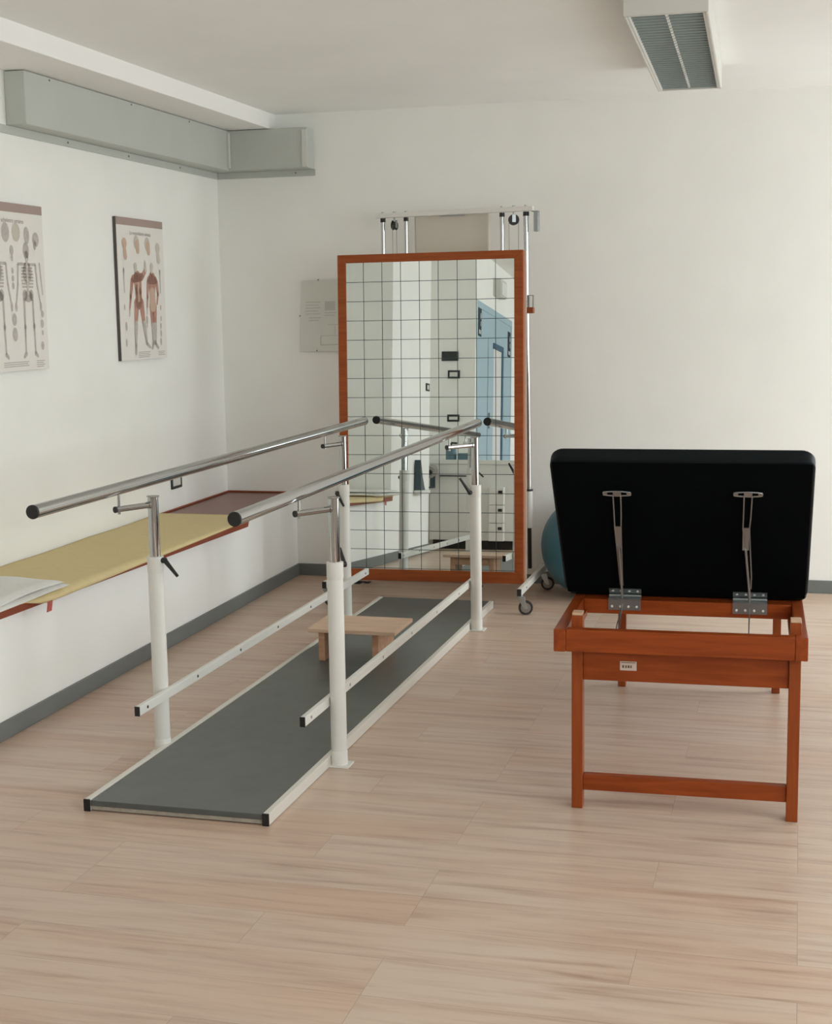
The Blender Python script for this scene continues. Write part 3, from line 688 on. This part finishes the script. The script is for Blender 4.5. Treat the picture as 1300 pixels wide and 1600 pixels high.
# ------------------------------------------------------------------ exercise ball
tag(MB().sphere((-1.005, 7.19, .2625), .2625).build('exercise_ball', M['teal'], org=(-1.005, 7.19, 0)), 'large teal exercise ball on the floor behind the treatment table', 'ball')

# ------------------------------------------------------------------ treatment table with raised backrest
TO = Vector((-.6722, 4.0055, 0)); cy, sy = math.cos(.0289), math.sin(.0289)
X = lambda v: Vector((TO.x+cy*v.x-sy*v.y, TO.y+sy*v.x+cy*v.y, v.z))
t = thing('treatment_table', 'orange wood treatment table with black backrest section tilted up', 'table', X(Vector((.36, .9, 0))))
TW = .7154; ZT_, ZB_ = .5527, .4851; bw = .035; TL = 1.86; HY = .4844
b = MB(); b.box((0, 0, ZB_), (bw, TL, ZT_)); b.build('side_rail', M['wood_y'], t, bevel=.003, xf=X)
b = MB(); b.box((TW-bw, 0, ZB_), (TW, TL, ZT_)); b.build('side_rail', M['wood_y'], t, bevel=.003, xf=X)
b = MB(); b.box((bw, .001, ZB_+.0005), (TW-bw, .036, ZT_-.0005)); b.build('front_rail', M['wood'], t, bevel=.003, xf=X)
b = MB(); b.box((bw, HY-.034, ZB_+.02), (TW-bw, HY+.02, ZT_-.001)); b.build('hinge_rail', M['wood'], t, bevel=.003, xf=X)
b = MB(); b.box((bw, TL-.036, ZB_+.0005), (TW-bw, TL-.001, ZT_-.0005)); b.build('rear_rail', M['wood'], t, bevel=.003, xf=X)
lx = ((.0475, .0800), (.6660, .6985))
for (x0, x1) in lx:
    l = MB().box((x0, .0405, 0), (x1, .085, .585)); lo = l.build('leg', M['wood_z'], t, bevel=.002, xf=X)
    plab(MB().box((x0+.001, .0415, .585), (x1-.001, .084, .5935)).build('leg_top', M['endgrain'], lo, bevel=.002, xf=X), 'pale end grain of the leg')
for (x0, x1) in ((.0545, .0850), (.640, .6705)):
    MB().box((x0, 1.437, 0), (x1, 1.478, ZT_-.002)).build('leg', M['wood_z'], t, bevel=.002, xf=X)
MB().box((lx[0][1], .052, .391), (lx[1][0], .074, .4849)).build('apron', M['wood'], t, bevel=.002, xf=X)
MB().box((.085, 1.445, .391), (.640, 1.467, .4849)).build('apron', M['wood'], t, bevel=.002, xf=X)
MB().box((lx[0][1], .050, .0545), (lx[1][0], .082, .101)).build('stretcher', M['wood'], t, bevel=.002, xf=X)
MB().box((.085, 1.44, .0545), (.640, 1.47, .101)).build('stretcher', M['wood'], t, bevel=.002, xf=X)
MB().box((bw, .232, ZB_-.034), (TW-bw, .262, ZB_-.0005)).build('strut_bar', M['wood'], t, bevel=.002, xf=X)
for x0, x1 in ((bw, bw+.012), (TW-bw-.012, TW-bw)):
    MB().box((x0, .10, ZB_+.012), (x1, HY-.036, ZB_+.032)).build('inner_batten', M['wood_y'], t, bevel=.002, xf=X)
MB().box((bw+.0005, HY+.0205, ZT_-.02), (TW-bw-.0005, TL-.0365, ZT_-.0005)).build('seat_board', M['wood'], t, xf=X)
# inventory sticker on the apron
st = MB().box((.188, .0512, .4245), (.236, .0519, .4515)).build('sticker', M['sticker'], t, smooth=False, xf=X); plab(st, 'small white sticker')
m = MB(); m.box((.191, .0508, .447), (.233, .0511, .449)); 
for (a, b_, z) in ((.194, .200, .436), (.203, .208, .436), (.210, .216, .436), (.218, .222, .436)): m.box((a, .0508, z-.004), (b_, .0511, z+.004))
m.build('sticker_print', M['sticker_ink'], st, smooth=False, xf=X)
# flat cushion on the far section
def cushion(x0, x1, y0_, y1_, z0, z1, r=.035):
    m = MB(); n = 6
    pts = []
    for (cx, cy_, a0) in ((x1-r, y1_-r, 0), (x0+r, y1_-r, 90), (x0+r, y0_+r, 180), (x1-r, y0_+r, 270)):
        for k in range(n+1):
            a = math.radians(a0+90*k/n); pts.append((cx+r*math.cos(a), cy_+r*math.sin(a)))
    m.prism([(a, b_, z0) for a, b_ in pts], (0, 0, z1-z0)); return m
cushion(-.028, TW+.012, HY+.02, TL+.02, ZT_+.0005, ZT_+.055).build('seat_cushion', M['leather'], t, bevel=.014, seg=4, xf=X)
# backrest, hinged at HY and tilted towards the camera
an = .8872; pz0 = ZT_+.0147
def XB(v):  # v: x across, y along the backrest from the hinge, z out of the underside (0) to the upholstery
    return X(Vector((v.x, HY-v.y*math.cos(an)+v.z*math.sin(an), pz0+v.y*math.sin(an)+v.z*math.cos(an))))
bk = cushion(-.029, .729, -.014, .606, 0, .052, .04).build('backrest', [M['leather']], t, bevel=.012, seg=4, xf=XB)
un = MB().box((-.020, .000, -.0012), (.720, .594, -.0002)); plab(un.build('underside_cover', M['leather_u'], bk, xf=XB), 'matt black underside cloth')
for xc, ye in ((.1640, .4685), (.5435, .4730)):
    h = MB()
    # hinge: two leaves and a knuckle
    xo = .0 if xc < .3 else .002
    hx0, hx1 = (xc-.050, xc+.052) if xc < .3 else (xc-.042, xc+.063)
    lf = MB(); lf.obox((0, 0, 0), (1, 0, 0), (0, 1, 0), (0, 0, 1), (hx0, hx1), (.0, .024), (-.0035, -.0014)); 
    hg = lf.build('hinge', M['steel'], bk, xf=XB)
    l2 = MB().box((hx0, HY-.0375, ZT_-.034), (hx1, HY-.0345, ZT_+.001)); l2.box((hx0, HY-.0375, ZT_+.0), (hx1, HY-.004, ZT_+.0025)); l2.build('hinge_leaf', M['steel'], t, xf=X)
    kn = MB().tube([(hx0, HY-.006, ZT_+.0065), (hx1, HY-.006, ZT_+.0065)], .0055, 12); kn.build('hinge_knuckle', M['steel'], t, xf=X)
    for k in range(4):
        xx = hx0+.012+k*(hx1-hx0-.024)/3
        m = MB(); m.tube([(xx, .013, -.0034), (xx, .013, -.0046)], .004, 8); m.build('hinge_screw', M['louvre_bright'], bk, xf=XB)
        m = MB(); m.tube([(xx, HY-.0374, ZT_-.022), (xx, HY-.0388, ZT_-.022)], .004, 8); m.build('hinge_screw', M['louvre_bright'], t, xf=X)
    # self locking stay: oval bracket, two wires, plate, rod
    pb = MB()
    ring = []
    for k in range(20):
        a = 2*PI*k/20; ring.append((xc+.040*max(-1, min(1, 1.25*math.cos(a))), ye+.009*math.sin(a), -.005))
    pb.tube([Vector(p) for p in ring]+[Vector(ring[0])], .0026, 8, caps=False)
    for sx in (-.034, .034): pb.tube([(xc+sx, ye, -.0012), (xc+sx, ye, -.007)], .006, 10)
    pb.box((xc-.012, ye-.008, -.007), (xc+.012, ye+.008, -.003))
    pb.build('stay_bracket', M['steel'], bk, xf=XB)
    xe_ = xc-.006 if xc < .3 else xc+.009
    stay = MB()
    for sx in (-1, 1):
        stay.tube([(xc+sx*.0115, ye-.004, -.008), (xc+sx*.0105-.002, ye-.09, -.012), (xc+sx*.0095-.004, ye-.14, -.014), (xe_+sx*.0045, .12, -.020), (xe_+sx*.0035, .065, -.022)], .0021, 8)
    so = stay.build('support_stay', M['steel'], t, xf=XB)
    MB().obox((0, 0, 0), (1, 0, 0), (0, 1, 0), (0, 0, 1), (xc-.0145, xc+.0045), (ye-.235, ye-.135), (-.0155, -.0130)).build('stay_plate', M['steel'], so, xf=XB)
    MB().tube([(xc-.005, ye-.225, -.018), (xe_, .04, -.026), (xe_, -.004, -.036)], .0040, 10).build('stay_rod', M['steel'], so, xf=XB)
    p0 = Vector((xe_, -.004, -.036)); q0 = Vector((p0.x, HY-p0.y*math.cos(an)+p0.z*math.sin(an), pz0+p0.y*math.sin(an)+p0.z*math.cos(an)))
    MB().tube([q0, Vector((xe_-(.006 if xc < .3 else 0.), .255, ZB_-.006))], .0019, 8).build('lower_rod', M['steel'], so, xf=X)
    if xc < .3: MB().tube([q0, Vector((xe_+.006, .245, ZB_-.006))], .0019, 8).build('lower_rod', M['steel'], so, xf=X)

# ------------------------------------------------------------------ the part of the room behind, seen in the mirror
d_ = MB().box((XD-.06, DY0+.03, 0), (XD-.003, DY1-.03, DZ-.03))
dr = struct(d_.build('door_1', M['blue_door'], bevel=.003))
f = MB(); f.box((XD-.06, DY0, 0), (XD+.003, DY0+.035, DZ)); f.box((XD-.06, DY1-.035, 0), (XD+.003, DY1, DZ)); f.box((XD-.06, DY0+.035, DZ-.06), (XD+.003, DY1-.035, DZ))
f.build('door_frame', M['blue_door'], dr, bevel=.003)
MB().box((XD-.0035, 1.33, 0), (XD-.0015, 1.345, 1.82)).build('leaf_joint', M['blue_line'], dr)
MB().box((XD-.0035, .62, .3), (XD+.000, 1.05, 1.75)).build('door_glazing', M['cab'], dr)
f = MB(); f.box((XD-.0035, .55, .28), (XD+.010, .62, 1.80)); f.box((XD-.0035, .62, 1.75), (XD+.010, 1.08, 1.80)); f.build('glazing_bead', M['blue_line'], dr)
m = MB(); m.box((XD-.004, 1.28, 1.02), (XD+.012, 1.30, 1.16)); m.tube([(XD+.03, 1.29, 1.06), (XD+.03, 1.17, 1.06)], .009, 10); m.tube([(XD-.02, 1.29, 1.06), (XD+.03, 1.29, 1.06)], .009, 10); m.build('door_handle', M['steel'], dr)
def door_sign(y, z, lab, h=.24):
    t = thing('door_sign', lab, 'sign', (XD-.018, y, z))
    t.location.x = XD-.003; bpy.context.view_layer.update()
    MB().box((XD-.003, y-.075, z), (XD+.001, y+.075, z+h)).build('plate', M['sign'], t)
    m = MB()
    for (a, b_, c, d) in ((-.03, .03, .03, .05), (-.045, -.005, .02, .055), (.005, .045, .02, .055)): 
        pass
    m.box((XD+.0008, y-.045, z+.02), (XD+.0018, y-.010, z+.055)); m.box((XD+.0008, y+.010, z+.02), (XD+.0018, y+.045, z+.055)); m.box((XD+.0008, y-.05, z+.15), (XD+.0018, y-.02, z+.2)); m.box((XD+.0008, y-.05, z+.09), (XD+.0018, y-.03, z+.13))
    m.build('pictogram', M['sign_white'], t)
door_sign(1.78, 1.80, 'black pictogram sign on blue door, nearer the switch wall'); door_sign(.17, 1.74, 'black pictogram sign on blue door, at the far door edge')
t = thing('emergency_light', 'pale box light fixed on white wall above the blue door', 'light', (XD, .95, 2.2))
MB().box((XD-.002, .80, 2.22), (XD+.07, 1.12, 2.38)).build('body', M['lamp_body'], t, bevel=.006); MB().box((XD+.07, .82, 2.235), (XD+.078, 1.10, 2.35)).build('lens', M['cab'], t, bevel=.002)
t = thing('switch_panel', 'dark blank rectangular panel on wall above the framed switch', 'panel', (-2.67, yn, 1.58))
MB().box((-2.745, yn+.001, 1.575), (-2.60, yn+.012, 1.655)).build('cover', M['plate'], t, bevel=.003)
MB().box((-2.735, yn+.012, 1.584), (-2.61, yn+.0135, 1.646)).build('inset', M['plate'], t, bevel=.001)
for (x, z, lab, w_, h_) in ((-2.690, 1.425, 'dark framed switch on wall under the dark blank panel', .105, .070), (-2.690, 1.06, 'dark framed switch on wall just above the counter', .105, .060)):
    t = thing('light_switch', lab, 'switch', (x, yn, z)); socket(Vector((x, yn+.001, z)), Vector((1, 0, 0)), Vector((0, 1, 0)), w_, h_, t, .3)
t = thing('wall_switch', 'small grey switch on white pier left of the blue door', 'switch', (XW(2.95), 2.95, 1.27))
socket(Vector((XW(2.92)+.001, 2.90, 1.27)), Vector((0, 1, 0)), Vector((1, 0, 0)), .10, .06, t, .25)
# cabinet with drawers and counter
t = thing('counter_cabinet', 'grey laminate counter cabinet with a drawer stack, beside the blue door', 'cabinet', (-2.4, 2.2, 0))
cx0, cx1, cy0, cy1 = -2.745, -2.03, 2.00, 2.40
MB().box((cx0, cy0, .075), (cx1, cy1, .70)).build('carcass', M['cab'], t, bevel=.003)
MB().box((cx0, cy0, .70), (cx1+.01, cy1+.012, .735)).build('countertop', M['cab'], t, bevel=.003)
MB().box((cx0+.02, cy0, 0), (cx1-.03, cy1-.05, .075)).build('plinth', M['black'], t)
MB().box((cx0+.09, cy1+.03, .597), (cx0+.33, cy1+.04, .608)).build('towel_rail', M['plate'], t)
MB().box((cx0+.09, cy1, .596), (cx0+.10, cy1+.03, .608)).build('rail_bracket', M['steel'], t); MB().box((cx0+.31, cy1, .596), (cx0+.32, cy1+.03, .608)).build('rail_bracket', M['steel'], t)
for k in range(3):
    z0 = .075+k*.148
    d = MB().box((-2.235, cy1+.001, z0+.002), (-2.115, cy1+.085, z0+.146)).build('drawer', M['drawer'], t, bevel=.003)
    plab(MB().box((-2.158, cy1+.085, z0+.095), (-2.126, cy1+.105, z0+.118)).build('handle', M['black'], d, bevel=.002), 'black handle')
t = thing('paper_roll', 'grey paper roll on bracket at the left end of the counter cabinet', 'paper roll', (-2.725, 2.47, .6))
MB().tube([(-2.725, 2.415, .645), (-2.715, 2.54, .63)], .048, 24).build('roll', M['roll'], t)
MB().tube([(-2.726, 2.402, .647), (-2.714, 2.556, .628)], .021, 16).build('core', M['black'], t)
b = MB(); b.box((-2.742, 2.4005, .50), (-2.70, 2.414, .66)); b.box((-2.742, 2.414, .50), (-2.70, 2.50, .512)); b.build('bracket', M['slate'], t, bevel=.002)
t = thing('leaflet_holder', 'tapered slate leaflet holder on white pier beside the paper roll', 'holder', (XW(3.1), 3.25, .47))
b = MB(); b.prism([(XW(3.1)+.001, 3.20, .50), (XW(3.1)+.001, 3.36, .50), (XW(3.1)+.001, 3.36, .73), (XW(3.1)+.001, 3.29, .60), (XW(3.1)+.001, 3.23, .53)], (.05, 0, 0)); b.build('pocket', M['slate'], t, bevel=.002)
MB().box((XW(3.1)+.001, 3.08, .47), (XW(3.1)+.065, 3.38, .499)).build('ledge', M['cab'], t, bevel=.002)
t = thing('soap_dispenser', 'blue grey pump bottle standing on the counter cabinet', 'bottle', (-2.60, 2.25, .736))
MB().tube([(-2.60, 2.25, .7355), (-2.60, 2.25, .82), (-2.60, 2.25, .835), (-2.60, 2.25, .84)], [.045, .045, .03, .014], 24).build('bottle', M['teal_bottle'], t)
b = MB(); b.tube([(-2.60, 2.25, .84), (-2.60, 2.25, .875)], .009, 12); b.tube([(-2.60, 2.25, .875), (-2.55, 2.25, .872)], .008, 10); b.build('pump', M['black'], t)
t = thing('tissue_box', 'low blue grey box standing on the counter beside the bottle', 'box', (-2.46, 2.25, .736))
MB().box((-2.53, 2.18, .7355), (-2.40, 2.30, .79)).build('carton', M['teal_bottle'], t, bevel=.003); MB().box((-2.49, 2.22, .79), (-2.44, 2.26, .794)).build('opening', M['plate_in'], t)

# ------------------------------------------------------------------ daylight
w = bpy.data.worlds.new('sky'); sc.world = w; w.use_nodes = True
nt = w.node_tree; bg = nt.nodes['Background']
tc = nt.nodes.new('ShaderNodeTexCoord'); sx = nt.nodes.new('ShaderNodeSeparateXYZ'); rp = nt.nodes.new('ShaderNodeValToRGB')
mr = nt.nodes.new('ShaderNodeMapRange'); mr.inputs['From Min'].default_value = -.25; mr.inputs['From Max'].default_value = .35
nt.links.new(tc.outputs['Generated'], sx.inputs[0]); nt.links.new(sx.outputs['Z'], mr.inputs['Value']); nt.links.new(mr.outputs['Result'], rp.inputs['Fac'])
rp.color_ramp.elements[0].color = (.66, .69, .69, 1); rp.color_ramp.elements[1].color = (.90, .975, 1, 1)
nt.links.new(rp.outputs['Color'], bg.inputs['Color']); bg.inputs['Strength'].default_value = 7.0
for i, (a, b, WZ0) in enumerate(WINS):
    l = bpy.data.lights.new('window_daylight', 'AREA'); l.shape = 'RECTANGLE'; l.size = b-a; l.size_y = WZ1-WZ0
    l.cycles.is_portal = True
    o = bpy.data.objects.new('window_daylight', l); COL.objects.link(o)
    o.location = (XR+.18, (a+b)/2, (WZ0+WZ1)/2); o.rotation_euler = (PI/2, 0, PI/2)   # faces -x

# ------------------------------------------------------------------ camera
cam = bpy.data.cameras.new('camera'); co = bpy.data.objects.new('camera', cam); COL.objects.link(co)
cam.sensor_fit = 'HORIZONTAL'; cam.sensor_width = 36; cam.lens = 36*1.70893; cam.clip_start = .05
R_ = [(0.96592361, 0.25838385, -0.01514457), (0.02211583, -0.14069145, -0.98980645), (-0.25788071, 0.95574249, -0.14161157)]
r, d, f = [Vector(v) for v in R_]
mw = Matrix.Identity(4)
for i in range(3): mw[i][0] = r[i]; mw[i][1] = -d[i]; mw[i][2] = -f[i]
mw[0][3], mw[1][3], mw[2][3] = 0, 0, 1.48
co.matrix_world = mw
sc.camera = co
sc.cycles.max_bounces = 12; sc.cycles.diffuse_bounces = 8; sc.cycles.glossy_bounces = 6; sc.cycles.sample_clamp_indirect = 6
sc.cycles.use_denoising = True
sc.view_settings.view_transform = 'Standard'; sc.view_settings.look = 'None'; sc.view_settings.gamma = 1; sc.view_settings.exposure = 0.30
